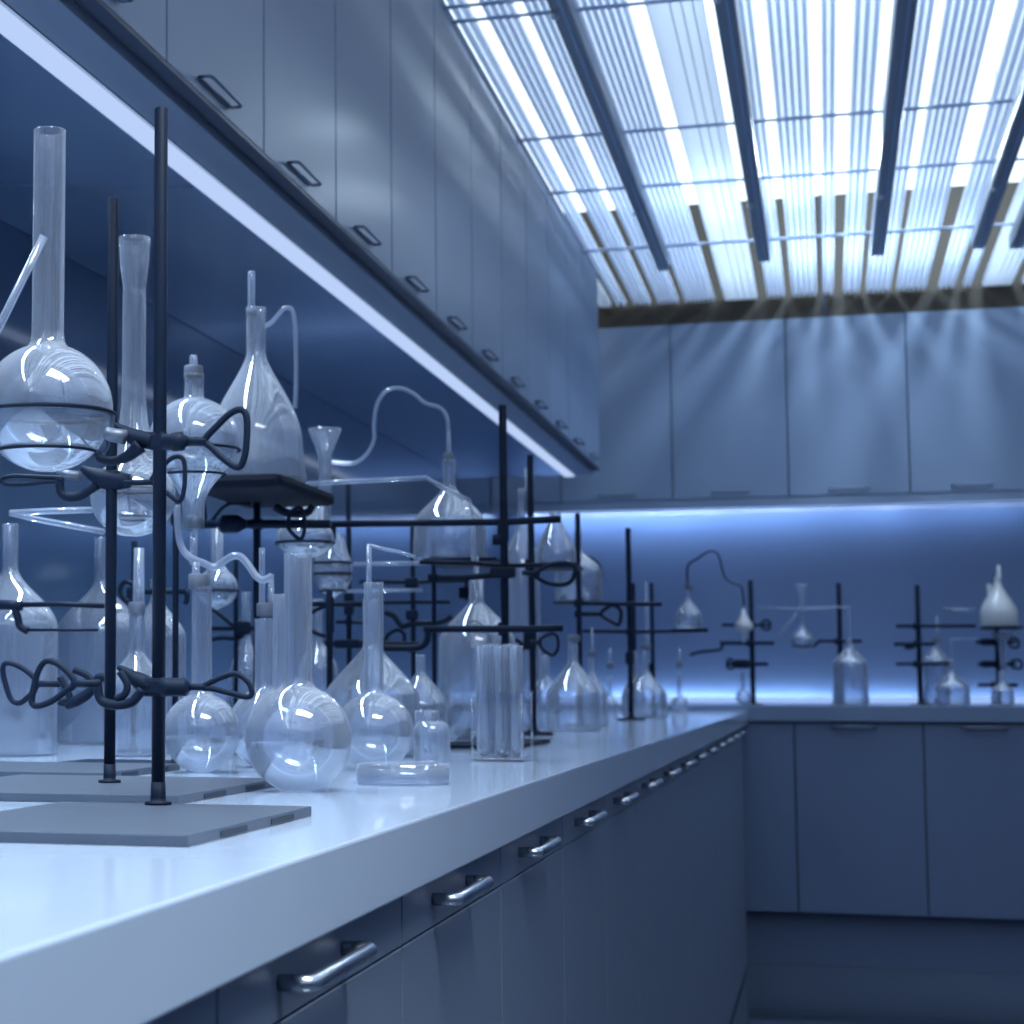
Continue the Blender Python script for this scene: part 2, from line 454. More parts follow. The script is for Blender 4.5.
# ---------------------------------------------------------------- glassware builders (profiles given in photo pixels at a distance)
def prof_z(x, Y, pr, zfix=None):
    """pixel profile -> metres; zfix = height the lowest point has to rest on"""
    P0 = at(x, pr[-1][0], Y); s = px(P0)
    out = []
    for yy, hw in pr:
        out.append((at(x, yy, Y).z, hw*s))
    if zfix is not None:
        dz = zfix-out[-1][0]; out = [(z+dz, r) for z, r in out]
    return out, (P0.x, P0.y)

def arc(yc, r, a0, a1, n=14, sy=1.0):
    return [(yc-sy*r*math.cos(math.radians(a)), r*math.sin(math.radians(a))) for a in [a0+(a1-a0)*k/n for k in range(n+1)]]

def bez(p0, p1, p2, p3, n=12):
    o = []
    for k in range(n+1):
        t = k/n; u = 1-t
        o.append(tuple(u**3*p0[j]+3*u*u*t*p1[j]+3*u*t*t*p2[j]+t**3*p3[j] for j in (0, 1)))
    return o

def round_profile(ytop, nhw, yc, r, ybot, lip=.8):
    sy = (ybot-yc)/r
    a0 = math.degrees(math.asin(min(1, nhw*1.25/r)))
    A = arc(yc, r, a0, 168, 26, sy)
    y0 = A[0][0]
    pr = [(ytop, nhw+lip*.3), (ytop+1, nhw+lip*.3), (ytop+2.2, nhw), (ytop+(y0-ytop)*.5, nhw), (y0-nhw*.9, nhw), (y0-nhw*.35, nhw*1.06)]
    pr += A
    pr += [(ybot-.02*r, r*.12), (ybot, 0)]
    yb = max(p[0] for p in pr)
    pr[-2] = (A[-1][0]+.001, A[-1][1]*.6); pr[-1] = (A[-1][0]+.002, 0)
    return pr

def bottle_profile(ytop, nhw, yn, ysh, hw, ybot, round_=3):
    pr = [(ytop, nhw+.5), (ytop+1.2, nhw+.5), (ytop+2.2, nhw), (yn-4, nhw)]
    h = ysh-yn
    pr += bez((yn, nhw), (yn+.30*h, nhw*1.05), (ysh-.42*h, hw), (ysh, hw), 16)
    pr += [(ysh+(ybot-ysh)*.5, hw), (ybot-round_, hw), (ybot-round_*.3, hw-round_*.3), (ybot, hw-round_), (ybot+.001, 0)]
    return pr

def flask(name, label, cat, x, Y, pr, zfix=None, mat=None, wall=None, group=None, seg=40):
    mm, ax = prof_z(x, Y, pr, zfix)
    t = thing(name, label, cat, (ax[0], ax[1], mm[-1][0]), group)
    s = px(at(x, pr[-1][0], Y))
    w = wall if wall else min(.0016, max(.0008, 1.1*s))
    lathe('glass_body', mat or GLASS, ax, mm, t, seg, wall=w)
    return t

def part_lathe(parent, name, mat, x, Y, pr, wall=0, seg=24, dz=0):
    s = px(at(x, pr[0][0], Y))
    mm = [(at(x, yy, Y).z+dz, hw*s) for yy, hw in pr]
    P = at(x, pr[0][0], Y)
    return lathe(name, mat, (P.x, P.y), mm, parent, seg, wall=wall)

def stopper(parent, x, Y, y0, y1, hw, mat=None, name='stopper'):
    return part_lathe(parent, name, mat or RUBBER, x, Y, [(y0, 0), (y0+.01, hw*.92), (y0+1, hw), (y1-1, hw), (y1-.01, hw*.9), (y1, 0)], seg=20)

def ppath(pts, Y):
    """pixel polyline at distance Y; a third number offsets the distance"""
    return [at(p[0], p[1], Y+(p[2] if len(p) > 2 else 0)) for p in pts]

def ptube(name, mat, pts, Y, rpx, parent=None, closed=False, n=5, seg=10, flat=1.0):
    P = ppath(pts, Y); s = px(P[0])
    return tube(name, mat, P, rpx*s, parent, seg, closed, n, flat)

def hring(parent, x, y, Y, rpx, tpx, name='ring', mat=None):
    c = at(x, y, Y); s = px(c)
    P = [(c.x+rpx*s*math.cos(2*math.pi*k/40), c.y+rpx*s*math.sin(2*math.pi*k/40), c.z) for k in range(40)]
    return tube(name, mat or IRON, P, tpx*s, parent, 8, closed=True)

def tris(yb, H=ZC):
    return yb

def rest(x, yb, z=ZC):
    return onz(x, yb, z).y

# ---------------------------------------------------------------- retort stands
def stand(label, x, ytop, Y, rpx, ybot=None, plate=None, z=ZC, group='retort stands on the left worktop', ph=.006, rodbase=None):
    P = at(x, ytop, Y); s = px(P)
    t = thing('retort_stand', label, 'retort stand', (P.x, P.y, z), group)
    r = rpx*s
    zb = z+ph
    top = P.z
    bm = bmesh.new(); add_tube(bm, [(P.x, P.y, zb+.0005), (P.x, P.y, top-.001), (P.x, P.y, top)], [r, r, r*.85], 14)
    link('rod', bm, IRON, t, smooth=True, origin=(P.x, P.y, zb))
    bm = bmesh.new(); add_tube(bm, [(P.x, P.y, zb), (P.x, P.y, zb+.0020), (P.x, P.y, zb+.0023), (P.x, P.y, zb+.0045), (P.x, P.y, zb+.014)], [r*1.95, r*1.95, r*1.13, r*1.12, r*1.05], 18)
    link('collar', bm, IRON, t, smooth=True, origin=(P.x, P.y, zb))
    if plate:
        x0, x1, y0, y1 = plate
        b = box('base_plate', PLATE if ph >= .006 else IRON, x0, x1, y0, y1, z, z+ph, t, bevel=.0008)
        if ph >= .006:
            L = y1-y0
            for q in (.22, .62):
                box('slot', SLOT, x1-.0005, x1+.0006, y0+L*q, y0+L*(q+.2), z+.001, z+.0042, b)
    else:
        bm = bmesh.new(); add_tube(bm, [(P.x, P.y, z), (P.x, P.y, z+ph)], [.032, .030], 28)
        link('base_disc', bm, IRON, t, origin=(P.x, P.y, z))
    t['rod_y'] = P.y
    return t

def clamp(parent, x, y, Y, w=16, h=9, name='clamp_head'):
    """boss head round the rod"""
    c = at(x, y, Y); s = px(c)
    bm = bmesh.new()
    bx(bm, c.x-w*s/2, c.x+w*s/2, c.y-w*s*.35, c.y+w*s*.35, c.z-h*s/2, c.z+h*s/2, min(w, h)*s*.22)
    return link(name, bm, IRON, parent, smooth=False, origin=(c.x, c.y, c.z-h*s/2))

def wing(parent, pts, Y, r=2.2, stem=None, name='wing_loop', closed=True):
    r = r*1.15
    P = smooth_path(ppath(pts, Y), closed, 7); s = px(P[0])
    bm = bmesh.new(); add_tube(bm, P, r*s, 10, closed=closed)
    if stem: add_tube(bm, ppath(stem, Y), r*s*1.15, 10)
    return link(name, bm, IRON, parent, smooth=True, origin=P[0])

def yr(x, ybase, z): return onz(x, ybase, z).y

# --- A: big rod in front
YA = 1.128
A = stand('tallest black retort stand in front, on a slotted grey plate', 161.3, 108, YA, 6.7, plate=(-.468, -.304, .906, 1.143))
c = clamp(A, 158, 441, YA, 19, 19)
s = px(at(160, 441, YA))
bm = bmesh.new(); add_tube(bm, ppath([(163,442),(172,442),(173,442),(183,441),(184,441),(188,441)], YA-.02), [8*s, 8*s, 9.5*s, 9.5*s, 6*s, 5*s], 12)
link('clamp_screw', bm, IRON, c, smooth=True)
wing(c, [(205,440),(217,426),(231,413),(242,410),(247,420),(246,448),(242,464),(236,467),(225,460),(212,448)], YA-.02, 3.1, [(186,441),(207,441)])
def horn(parent, pts, Y, rs):
    bm = bmesh.new(); s_ = px(at(pts[0][0], pts[0][1], Y)); P = smooth_path(ppath(pts, Y), False, 5)
    n = len(pts); R_ = []
    for k_ in range(len(P)):
        u_ = k_/(len(P)-1)*(n-1); i_ = min(int(u_), n-2); R_.append((rs[i_]*(1-(u_-i_))+rs[i_+1]*(u_-i_))*s_)
    add_tube(bm, P, R_, 12)
    return link('jaw', bm, IRON, parent, smooth=True, origin=P[0])
horn(c, [(115,424),(124,431),(136,438),(152,441)], YA, [2, 6, 9, 8.5])
horn(c, [(140,446),(128,456),(114,461),(101,459),(98,452)], YA-.005, [8, 6, 4.5, 4.5, 4])
tube('arm_sleeve', DULL, ppath([(106,433),(112,435),(125,437)], YA-.012), [6.5*s, 7*s, 7.5*s], c, 14)
# lower clamp on A
c = clamp(A, 155, 687, YA, 24, 19)
s = px(at(160, 688, YA))
bm = bmesh.new(); add_tube(bm, ppath([(162,687),(170,687),(186,687),(187,687),(190,687)], YA-.02), [9.5*s, 9*s, 9*s, 7*s, 4*s], 12); link('clamp_screw', bm, IRON, c, smooth=True)
wing(c, [(203,687),(220,678),(236,674),(248,682),(252,693),(247,697),(230,693),(214,689)], YA-.02, 2.6, [(188,687),(206,687)])
horn(c, [(118,667),(128,673),(139,681),(152,687)], YA, [2.5, 5, 9, 9])
horn(c, [(66,706),(76,701),(88,693),(97,683)], YA+.02, [4, 6, 5, 3])
wing(c, [(142,690),(132,702),(116,705),(102,701),(98,690),(98,679),(103,677)], YA-.01, 4.3, None, 'jaw', False)
wing(c, [(120,672),(127,684),(125,694),(116,699)], YA-.01, 3.4, None, 'jaw', False)
wing(c, [(75,683),(62,667),(47,661),(38,672),(33,692),(32,703),(38,706),(52,701),(66,691)], YA-.06, 2.9, [(72,684),(100,683)])
wing(c, [(36,680),(22,668),(8,663),(3,668),(5,682),(11,699),(19,703),(27,698),(36,688)], YA+.03, 2.5, [(36,684),(60,684)])
wing(c, [(60,677),(70,698),(60,702),(74,703),(88,696),(94,684),(86,675),(74,670)], YA+.02, 3.2, None, 'jaw', False)

# --- B
YBs = 1.37
B = stand('shorter black retort stand just left of and behind the tallest one', 113.5, 198, YBs, 5.6, plate=(-.64, -.418, 1.225, 1.475))
c = clamp(B, 112, 480, YBs, 20, 20)
s = px(at(112, 487, YBs))
wing(c, [(60,478),(40,477),(14,476),(2,479),(6,484),(25,484),(45,482),(60,481)], YBs-.02, 2.0, [(56,479),(62,480)])
bm = bmesh.new(); add_tube(bm, ppath([(82,468),(92,474),(104,479),(122,481),(130,481)], YBs), [3*s, 7*s, 10*s, 9*s, 7*s], 12); link('jaw', bm, IRON, c, smooth=True)
wing(c, [(60,482),(61,492),(68,497),(80,496),(90,490),(98,485)], YBs, 4, None, 'jaw', False)
tube('arm_sleeve', DULL, ppath([(58,474),(68,475),(80,476)], YBs), 5*s, c, 12)
wing(c, [(152,479),(164,465),(174,457),(183,459),(185,475),(183,495),(178,501),(168,494),(158,487)], YBs-.02, 2.2, [(124,483),(154,482)])
for yy, rr_ in ((490, 33), (518, 30)):
    hring(c, 132, yy, YBs+.09, rr_, 1.2)

# --- C left background stand with arm
YCs = 1.66
C_ = stand('black retort stand at the left picture edge, its arm reaching right', -14, 470, YCs, 5.2, plate=(-.80, -.585, 1.52, 1.72))
c = clamp(C_, -14, 606, YCs, 16, 16)
s = px(at(0, 606, YCs))
tube('arm', IRON, ppath([(-14,605),(10,605),(22,606)], YCs), 5*s, c, 10)
ptube('hook', IRON, [(14,607),(18,618),(20,626),(28,631)], YCs, 4, c)
ptube('holder_rod', IRON, [(20,605),(60,604),(104,606)], YCs, 2.6, c, n=0)
ptube('holder_rod', IRON, [(26,630),(60,630),(98,630)], YCs, 1.5, c, n=0)

# --- tray stand
YT = 2.2
T = stand('black stand carrying the dark flat tray under the big bell flask', 257, 503, YT, 3.8, plate=(-.73, -.60, 2.1, 2.28))
bm = bmesh.new()
zt = at(257, 503, YT).z
xa, xb = at(207, 495, 2.12).x, at(332, 503, 2.25).x
bx(bm, xa, xb, 2.02, 2.27, zt, zt+.016, .0075)
link('tray', bm, pmat('matt_black_tray', (.006, .010, .022), rough=.7, spec=.12), T, origin=((xa+xb)/2, 2.02, zt))
c = clamp(T, 257, 524, YT, 12, 12)
s = px(at(257, 524, YT))
tube('arm', IRON, ppath([(204,524),(257,524),(330,524)], YT-.01), 4.5*s, c, 10)
ptube('wing_loop', IRON, [(206,526),(204,500),(206,524),(212,520),(222,508),(232,503),(250,504)], YT-.01, 2.0, c)
bm = bmesh.new(); add_tube(bm, ppath([(216,524),(222,524),(238,524),(246,524)], YT-.03), [4*s, 9*s, 9*s, 4*s], 12); link('clamp_screw', bm, IRON, c, smooth=True)
wing(c, [(291,512),(300,508),(304,516),(304,532),(300,539),(293,534),(288,526)], YT-.03, 1.8, None)
wing(c, [(275,507),(285,512),(297,514),(308,512),(313,505)], YT-.02, 3.4, None, 'jaw', False)

GL = 'long horizontal clamp bars among the glassware'
# --- D tall rod 501
YD = 2.5
D = stand('tall black stand rod in the middle, crossing the far end of the light strip', 502.5, 405, YD, 4.0, plate=(-.475, -.37, 2.37, 2.67), ph=.005)
c = clamp(D, 503, 530, YD, 11, 24)
tube('clamp_bar', IRON, ppath([(330,524),(420,523),(505,522),(561,519)], YD), 3.6*px(at(503,524,YD)), c, 10)
ptube('hook', IRON, [(332,524),(332,536),(330,543),(322,548)], YD, 4, c)
wing(c, [(498,545),(498,535)], YD, 5, None, 'jaw', False)
c = clamp(D, 503, 629, YD, 10, 14)
tube('clamp_bar', IRON, ppath([(424,629),(480,629),(530,629),(563,628)], YD-.09), 3.4*px(at(503,629,YD)), c, 10)
tube('bar_arm', IRON, ppath([(503,630),(503,629,-.09)], YD), .004, c, 8)
ptube('hook', IRON, [(428,629),(427,640),(422,646),(412,648),(384,648)], YD-.09, 3.4, c)
c = clamp(D, 503, 573, YD, 24, 11)
s = px(at(503, 572, YD))
wing(c, [(535,574),(550,565),(567,563),(575,568),(572,580),(562,585),(548,583),(538,578)], YD-.02, 1.9, [(522,573),(540,574)])
ptube('arm', IRON, [(440,578),(470,577),(500,575)], YD, 3.2, c, n=0)
tube('clamp_bar', IRON, ppath([(420,562),(470,563),(503,566),(540,565),(577,564)], YD+.02), 2.4*s, c, 8)
# --- E rod 530
YE = 3.05
E_ = stand('black retort stand right of the test tubes with a round base', 530, 455, YE, 3.3, plate=None, ph=.005)
c = clamp(E_, 530, 640, YE, 13, 20)
s = px(at(530, 628, YE))
wing(c, [(540,640),(550,634),(557,636),(558,648),(553,655),(546,652),(541,647)], YE-.03, 1.5, [(530,642),(542,643)])
wing(c, [(520,642),(512,640),(508,648),(514,655),(522,650)], YE-.03, 1.8)
c = clamp(E_, 530, 566, YE, 9, 14)
# --- F rod 578
YFs = 3.7
Fs = stand('slim black retort stand at the left end of the glowing blue back wall', 577.5, 513, YFs, 2.7, plate=None, ph=.004)
c = clamp(Fs, 578, 603, YFs, 8, 8)
s = px(at(578, 603, YFs))
tube('clamp_bar', IRON, ppath([(578,603),(620,604),(662,604)], YFs), 2.1*s, c, 8)
c = clamp(Fs, 578, 614, YFs, 7, 7)
wing(c, [(601,614),(610,606),(616,606),(621,612),(619,624),(612,622)], YFs, 1.7, [(580,614),(602,614)])
# --- G rods at 628 and 652
YG = 4.4
G = stand('black retort stand with the tallest rod before the glowing back wall', 628, 528, YG, 2.7, plate=None, ph=.004)
c = clamp(G, 630, 604, YG, 8, 9); c = clamp(G, 630, 632, YG, 8, 8); c = clamp(G, 630, 658, YG, 9, 13)
tube('clamp_bar', IRON, ppath([(583,631),(640,632),(708,630)], YG), 1.9*px(at(640,632,YG)), c, 8)
tube('platform', IRON, ppath([(672,630),(708,630)], YG), 2.4*px(at(640,632,YG)), c, 8, flat=.5)
G2 = stand('thin black retort stand right beside the one with the tallest rod', 651.5, 583, YG+.35, 1.9, plate=None, ph=.004)
clamp(G2, 652, 668, YG+.35, 6, 10)
G3 = stand('short thin black retort stand partly behind the tallest rod before the back wall', 633.5, 583, YG+.7, 1.8, plate=None, ph=.004)
clamp(G3, 633.5, 632, YG+.7, 6, 8)
# --- J, K, M rods in the clutter
YJ = 2.45
Jt = stand('black retort stand between the two round flasks, thick clamp near its top', 329.5, 590, YJ, 3.4, plate=(-.66, -.54, 2.38, 2.56), ph=.005)
c = clamp(Jt, 330, 615, YJ, 8, 36)
wing(c, [(326,606),(316,610),(307,618),(308,628),(318,634),(326,636)], YJ, 1.9, None, closed=False)
tube('clamp_bar', IRON, ppath([(312,604),(340,604),(362,604)], YJ), 2.6*px(at(330,604,YJ)), c, 8)
K = stand('slim black rod rising behind the small funnel bulb', 348.5, 484, 2.95, 2.7, plate=(-.82, -.70, 2.88, 3.06), ph=.005)
c = clamp(K, 349, 604, 2.95, 10, 22)
tube('clamp_bar', IRON, ppath([(318,644),(352,643),(420,645)], 2.95), 3.2*px(at(350,644,2.95)), c, 8)
c = clamp(K, 349, 644, 2.95, 26, 9)
c = clamp(K, 349, 622, 2.95, 7, 8)
tube('clamp_bar', IRON, ppath([(336,622),(352,622),(372,623)], 2.95), 1.9*px(at(350,644,2.95)), c, 8)
Mm = stand('slim black rod directly below the raised bell flask on its left', 412.5, 523, 3.15, 2.5, plate=(-.70, -.58, 3.08, 3.26), ph=.005)
c = clamp(Mm, 412, 583, 3.15, 14, 11)
tube('clamp_bar', IRON, ppath([(360,582),(412,582),(470,580)], 3.15), 2.2*px(at(410,582,3.15)), c, 8)
c = clamp(Mm, 412, 615, 3.15, 12, 10)
tube('clamp_bar', IRON, ppath([(370,603),(412,602),(450,602)], 3.15), 2.0*px(at(410,582,3.15)), c, 8)
wing(c, [(385,612),(394,616),(402,626),(412,624),(440,622),(452,616)], 3.15, 2.6, None, 'jaw', False)
wing(c, [(384,645),(388,635),(397,630),(404,634),(404,643)], 3.15, 1.8, None, closed=False)
c = clamp(Mm, 412, 648, 3.15, 9, 9)
N_ = stand('short black rod left of the wide bottle, holding a platform', 433.5, 540, 2.85, 2.4, plate=(-.62, -.52, 2.80, 2.92), ph=.004)
P = at(452, 563, 2.75); s = px(P)
bm = bmesh.new(); bx(bm, at(431,563,2.75).x, at(503,563,2.75).x, 2.69, 2.86, P.z-.002, P.z+.004, .0015)
link('platform', bm, IRON, N_, origin=(P.x, 2.69, P.z-.002))
c = clamp(N_, 433.5, 578, 2.85, 11, 8); c = clamp(N_, 464, 593, 2.85, 10, 12)
tube('clamp_bar', IRON, ppath([(433,577),(466,577),(466,600)], 2.85), 2.0*s, c, 8)
Lb = stand('short black rod behind the two front stands, seen between them', 134.5, 541, 2.15, 3.0, plate=None, ph=.004)
c = clamp(Lb, 134, 593, 2.15, 14, 12)
wing(c, [(120,592),(124,582),(132,584),(136,594),(128,602)], 2.1, 2.2)
tube('clamp_bar', IRON, ppath([(134,592),(186,591)], 2.1), 3.0*px(at(134,592,2.1)), c, 8)
ptube('hook', IRON, [(186,591),(187,598),(185,604)], 2.1, 2.8, c, n=3)
Ks = stand('black stand behind the wide-looped clamp, its crossed arms around the tube', 236, 560, 2.6, 2.4, plate=(-.84, -.74, 2.54, 2.7), ph=.004)
c = clamp(Ks, 243, 628, 2.6, 16, 14)
wing(c, [(210,606),(222,616),(234,626),(246,630),(238,638),(222,638),(210,640)], 2.6, 2.0, None, closed=False)
tube('clamp_bar', IRON, ppath([(206,629),(256,628)], 2.6), 2.2*px(at(240,630,2.6)), c, 8)

# --- back worktop stands
def bstand(label, x, ytop, bars, Y=6.3):
    t = stand(label, x, ytop, Y, 2.5, plate=None, z=ZB, group='retort stands on the back worktop', ph=.003)
    for (x0, x1, y, r) in bars:
        c = clamp(t, x, y, Y, 8, 7)
        tube('clamp_bar', IRON, ppath([(x0, y), (x1, y)], Y-.01), r*px(at(x, y, Y)), c, 8)
    return t
R1 = bstand('first black retort stand from the left on the back worktop, beside the corner', 750.5, 580, [(722,770,625,1.5),(720,774,643,1.9),(726,768,664,1.9)], Y=6.36)
c = clamp(R1, 744, 626, 6.25, 14, 7)
wing(c, [(761,624),(766,620),(770,623),(769,629),(764,629)], 6.25, 1.1)
c = clamp(R1, 742, 664, 6.25, 14, 9)
wing(c, [(727,663),(730,659),(734,662),(733,668),(728,668)], 6.25, 1.1)
ptube('hook', IRON, [(722,643),(721,649),(710,651),(700,652),(690,655)], 6.25, 1.5, c)
R2 = bstand('second black retort stand on the back worktop, holding the small funnel bulb', 838.5, 583, [(818,862,641,1.6)])
hring(R2, 803, 646, 6.29, 11, .9)
ptube('hook', IRON, [(820,641),(816,644),(813,647)], 6.29, 1.6, R2)
R3 = bstand('third black retort stand on the back worktop, with three level bars', 917, 585, [(896,976,626,1.7),(894,935,644,1.8),(896,950,664,1.6)])
c = clamp(R3, 909, 646, 6.25, 9, 7)
R4 = bstand('rightmost black retort stand on the back worktop, carrying the white flask', 995, 576, [(976,1016,642,1.6),(978,1016,664,1.8),(978,1018,685,1.8)], Y=6.36)
P = at(1000, 628, 6.3)
box('platform', IRON, at(981,628,6.3).x, at(1020,628,6.3).x, 6.20, 6.365, P.z-.004, P.z+.002, R4)
wing(clamp(R4, 986, 642, 6.25, 10, 7), [(1008,642),(1012,638),(1018,640),(1018,647),(1012,647)], 6.25, 1.0)
wing(clamp(R4, 986, 664, 6.25, 10, 7), [(1010,664),(1014,660),(1021,661),(1021,668),(1014,668)], 6.25, 1.0)

# ---------------------------------------------------------------- foreground glassware
# round flask held by the front stand
t = flask('round_flask', 'large round-bottom flask with a long neck, held high in rings at the left edge', 'flask', 46.5, 1.24, round_profile(131, 16.3, 408, 66, 472), group=None)
for yy, rr_ in ((414, 61), (452, 43)):
    pass
cA = A
hr = hring(A, 47, 414, 1.24, 67.5, 2.2); hring(A, 47, 452, 1.24, 50, 1.7)
tube('ring_arm', IRON, [at(113, 417, 1.24), at(112, 428, 1.19), at(112, 436, 1.13)], 2.6*px(at(110,400,1.2)), A, 8, smooth_n=4)
tube('ring_arm', IRON, [at(96, 454, 1.24), at(106, 450, 1.19), at(110, 438, 1.13)], 1.8*px(at(110,400,1.2)), A, 8, smooth_n=4)
# leaning tube
t = thing('glass_rod', 'thin glass tube leaning across the neck of the large round flask', 'glass tube', at(-30, 380, 1.15))
tube('tube_wall', MILK, ppath([(-30,380),(0,325),(44,236)], 1.15), 4.3*px(at(20,300,1.15)), t, 14)
# second bulb with open funnel top
yk = YBs+.09
pr = [(238,15.8),(239.5,16.2),(246,15.8),(247,15.6),(262,14.8),(276,13.2),(288,11.4),(292,11.6),(296,11.9),(330,12),(380,12),(405,12.5),(425,15),(440,21),(452,30)]
pr = pr[:-1]+arc(497, 43, 38, 168, 20, .93)+[(538,0)]
pr[-1] = (pr[-2][0]+.01, 0)
t = flask('separating_funnel', 'bulb funnel with a tall flared open top, behind the front stand rods', 'funnel', 133, yk, pr)
# third bulb: separating funnel with stopper
y3 = 1.75
hwx = 203
pr = [(374,10),(376,10.2),(382,9.4),(396,9.8),(402,12)]+arc(440, 45, 18, 138, 20, .95)+bez((474,29),(484,20),(492,14),(500,11.5),8)+[(512,10.6),(528,10.2)]
t = thing('separating_funnel', 'stoppered bulb funnel left of the big bell flask, held in two rings', 'funnel', at(194, 528, y3))
part_lathe(t, 'glass_body', GLASS2, 194, y3, pr, wall=.0012, seg=40)
stopper(t, 192.5+1, y3, 366, 378, 9.5)
part_lathe(t, 'stopper_tip', MILK, 193.5, y3, [(355,0),(355.01,3),(357,4),(366,4.2)], seg=12)
stopper(t, 194, y3, 517, 529, 10.5, DULL, 'joint_cap')
part_lathe(t, 'drain_tube', GLASS2, 193.5, y3, [(529,4),(565,3.8)], wall=.0008, seg=14)
rs = stand('black retort stand behind the stoppered bulb funnel, holding its rings', 176, 500, y3, 3.2, plate=(-.73, -.62, 1.725, 1.85), ph=.004)
c = clamp(rs, 176, 520, y3, 10, 12)
hring(c, 194, 450, y3, 46, 1.5); hring(c, 194, 475, y3, 32, 1.4)
tube('ring_arm', IRON, ppath([(176,520),(164,500),(160,480),(163,475)], y3), 1.4*px(at(176,500,y3)), c, 8)
tube('ring_arm', IRON, ppath([(160,480),(150,462),(149,450)], y3), 1.4*px(at(176,500,y3)), c, 8)
# big bell flask on the tray
yb4 = 2.13
zt4 = zt+.0163
pr = bottle_profile(308, 9.6, 357, 430, 44, 482, 3)
pr2 = [(308,10.2),(310,10.2),(312,9.6),(350,9.6)]+bez((355,9.8),(372,13),(404,42),(436,46.5),20)+[(460,48),(478,51),(481.5,50),(483,46),(483.01,0)]
t = flask('bell_flask', 'large bell-shaped flask with a thin top tube, standing on the dark tray', 'flask', 256, yb4, pr2, zfix=zt4, mat=GLASS2)
part_lathe(t, 'top_tube', MILK, 251.5, yb4, [(271,0),(271.5,3),(274,3.6),(340,3.4),(341,0)], seg=14)
stopper(t, 252, yb4, 310, 316, 5.5)
# little funnel
yf = 2.45
t = flask('glass_funnel', 'small open glass funnel right of the big bell flask, above the clamp bar', 'funnel', 325, yf, [(429,16.5),(431,16.5),(446,10),(455,7),(458,6.6),(480,6.4),(500,6.2),(523,6),(524,0)], mat=GLASS2)
t = flask('bulb_funnel', 'glass bulb held in rings below the small open funnel', 'funnel', 333, 2.55, [(533,9),(535,9),(540,12)]+arc(570, 20, 50, 165, 14, 1.3)+[(600,0)], mat=GLASS2)
for yy, rr_ in ((563, 19), (574, 19), (591, 13)):
    hring(Jt, 333, yy, 2.55, rr_, 1.2)
t = flask('bulb_funnel', 'wide shallow glass bulb under the clamp bar, right of the tray rod', 'funnel', 305, 2.35, [(505,19),(523,19),(526,24),(532,28),(540,30),(548,26),(555,16),(558,6),(558.1,0)], mat=GLASS2)
hring(T, 305, 543, 2.35, 29, 1.4)
t = flask('round_flask', 'small round flask held in a ring behind the curved white hose', 'flask', 217, 2.45, [(520,6),(560,6),(566,8)]+arc(588, 21, 35, 168, 14, .95)+[(610,0)], mat=GLASS2)
hring(Ks, 217, 591, 2.45, 22, 1.3)

Y_ = rest(298, 795)+.045
t = flask('round_flask', 'large empty round flask in front on the worktop, nearest the worktop edge', 'flask', 298.5, Y_, round_profile(554, 14.2, 739, 53.5, 793), zfix=ZC, seg=56)
Y_ = rest(376, 771)+.03
t = flask('round_flask', 'round flask with a thin bent glass tube in its neck, behind the petri dish', 'flask', 374.5, Y_, round_profile(582, 9.8, 731, 39.5, 770), zfix=ZC, seg=48)
tube('bent_tube', MILK, ppath([(369,600),(369,544)], Y_), 2.7*px(at(369,560,Y_)), t, 12)
tube('bent_tube', MILK, ppath([(369,545),(384,549),(400,552),(415,557)], Y_), 1.7*px(at(369,560,Y_)), t, 10)
Y_ = rest(203, 774)+.03
t = flask('round_flask', 'round flask with a dark stopper standing on the grey plate behind the front rod', 'flask', 201.5, Y_, round_profile(587, 10.2, 733, 38.5, 773), zfix=ZC+.0005, seg=48)
stopper(t, 199, Y_, 574, 589, 10.6)
part_lathe(t, 'inner_tube', MILK, 196, Y_, [(562,0),(562.1,4),(575,4)], seg=12)
Y_ = rest(262, 768)+.02
t = flask('round_flask', 'round flask with a grey stopper, mostly hidden behind the large front flask', 'flask', 264, Y_, round_profile(613, 9.3, 722, 36, 762), zfix=ZC, seg=40, mat=GLASS2)
stopper(t, 265.5, Y_, 603, 616, 9)
part_lathe(t, 'inner_tube', MILK, 262, Y_, [(548,0),(548.1,3),(556,3),(604,3.2)], seg=12)
part_lathe(t, 'inner_tube', MILK, 271, Y_, [(574,0),(574.1,3),(604,3.2)], seg=12)
t = flask('round_flask', 'round flask directly behind the large front flask, its open neck beside it', 'flask', 281, 1.62, round_profile(574, 8, 712, 34, 757), zfix=ZC, seg=40, mat=GLASS2)
# conical flasks
Y_ = 2.1
t = flask('conical_flask', 'wide conical flask behind the flask with the bent tube', 'flask', 372, Y_, [(598,9),(600,8.4),(640,8.4)]+bez((646,9),(656,14),(680,44),(694,48),12)+[(715,48.5),(740,48),(752,46),(755,43),(755.1,0)], zfix=ZC, mat=GLASS2)
Y_ = rest(423, 742)
t = flask('conical_flask', 'small conical flask left of the wide bottle', 'flask', 421, 2.3, [(648,5),(650,4.6),(664,4.6)]+bez((667,5),(672,8),(688,26),(700,27),10)+[(735,27),(744,26),(744.1,0)], zfix=ZC, mat=GLASS2)
# petri dish
Y_ = rest(403, 787)+.05
P = at(403, 778, Y_); s = px(P)
t = thing('petri_dish', 'flat round glass dish lying in front of the bent-tube flask', 'petri dish', (P.x, P.y, ZC))
lathe('dish_base', MILK, (P.x, P.y), [(ZC+.013, 46*s), (ZC+.0005+.0015, 46*s), (ZC+.0005, 45*s), (ZC+.0004, 0)], t, 48, wall=.0012)
lathe('dish_lid', GLASS, (P.x, P.y), [(ZC+.0165, 0), (ZC+.0165, 46.5*s), (ZC+.016, 47.5*s), (ZC+.006, 47.7*s)], t, 48)
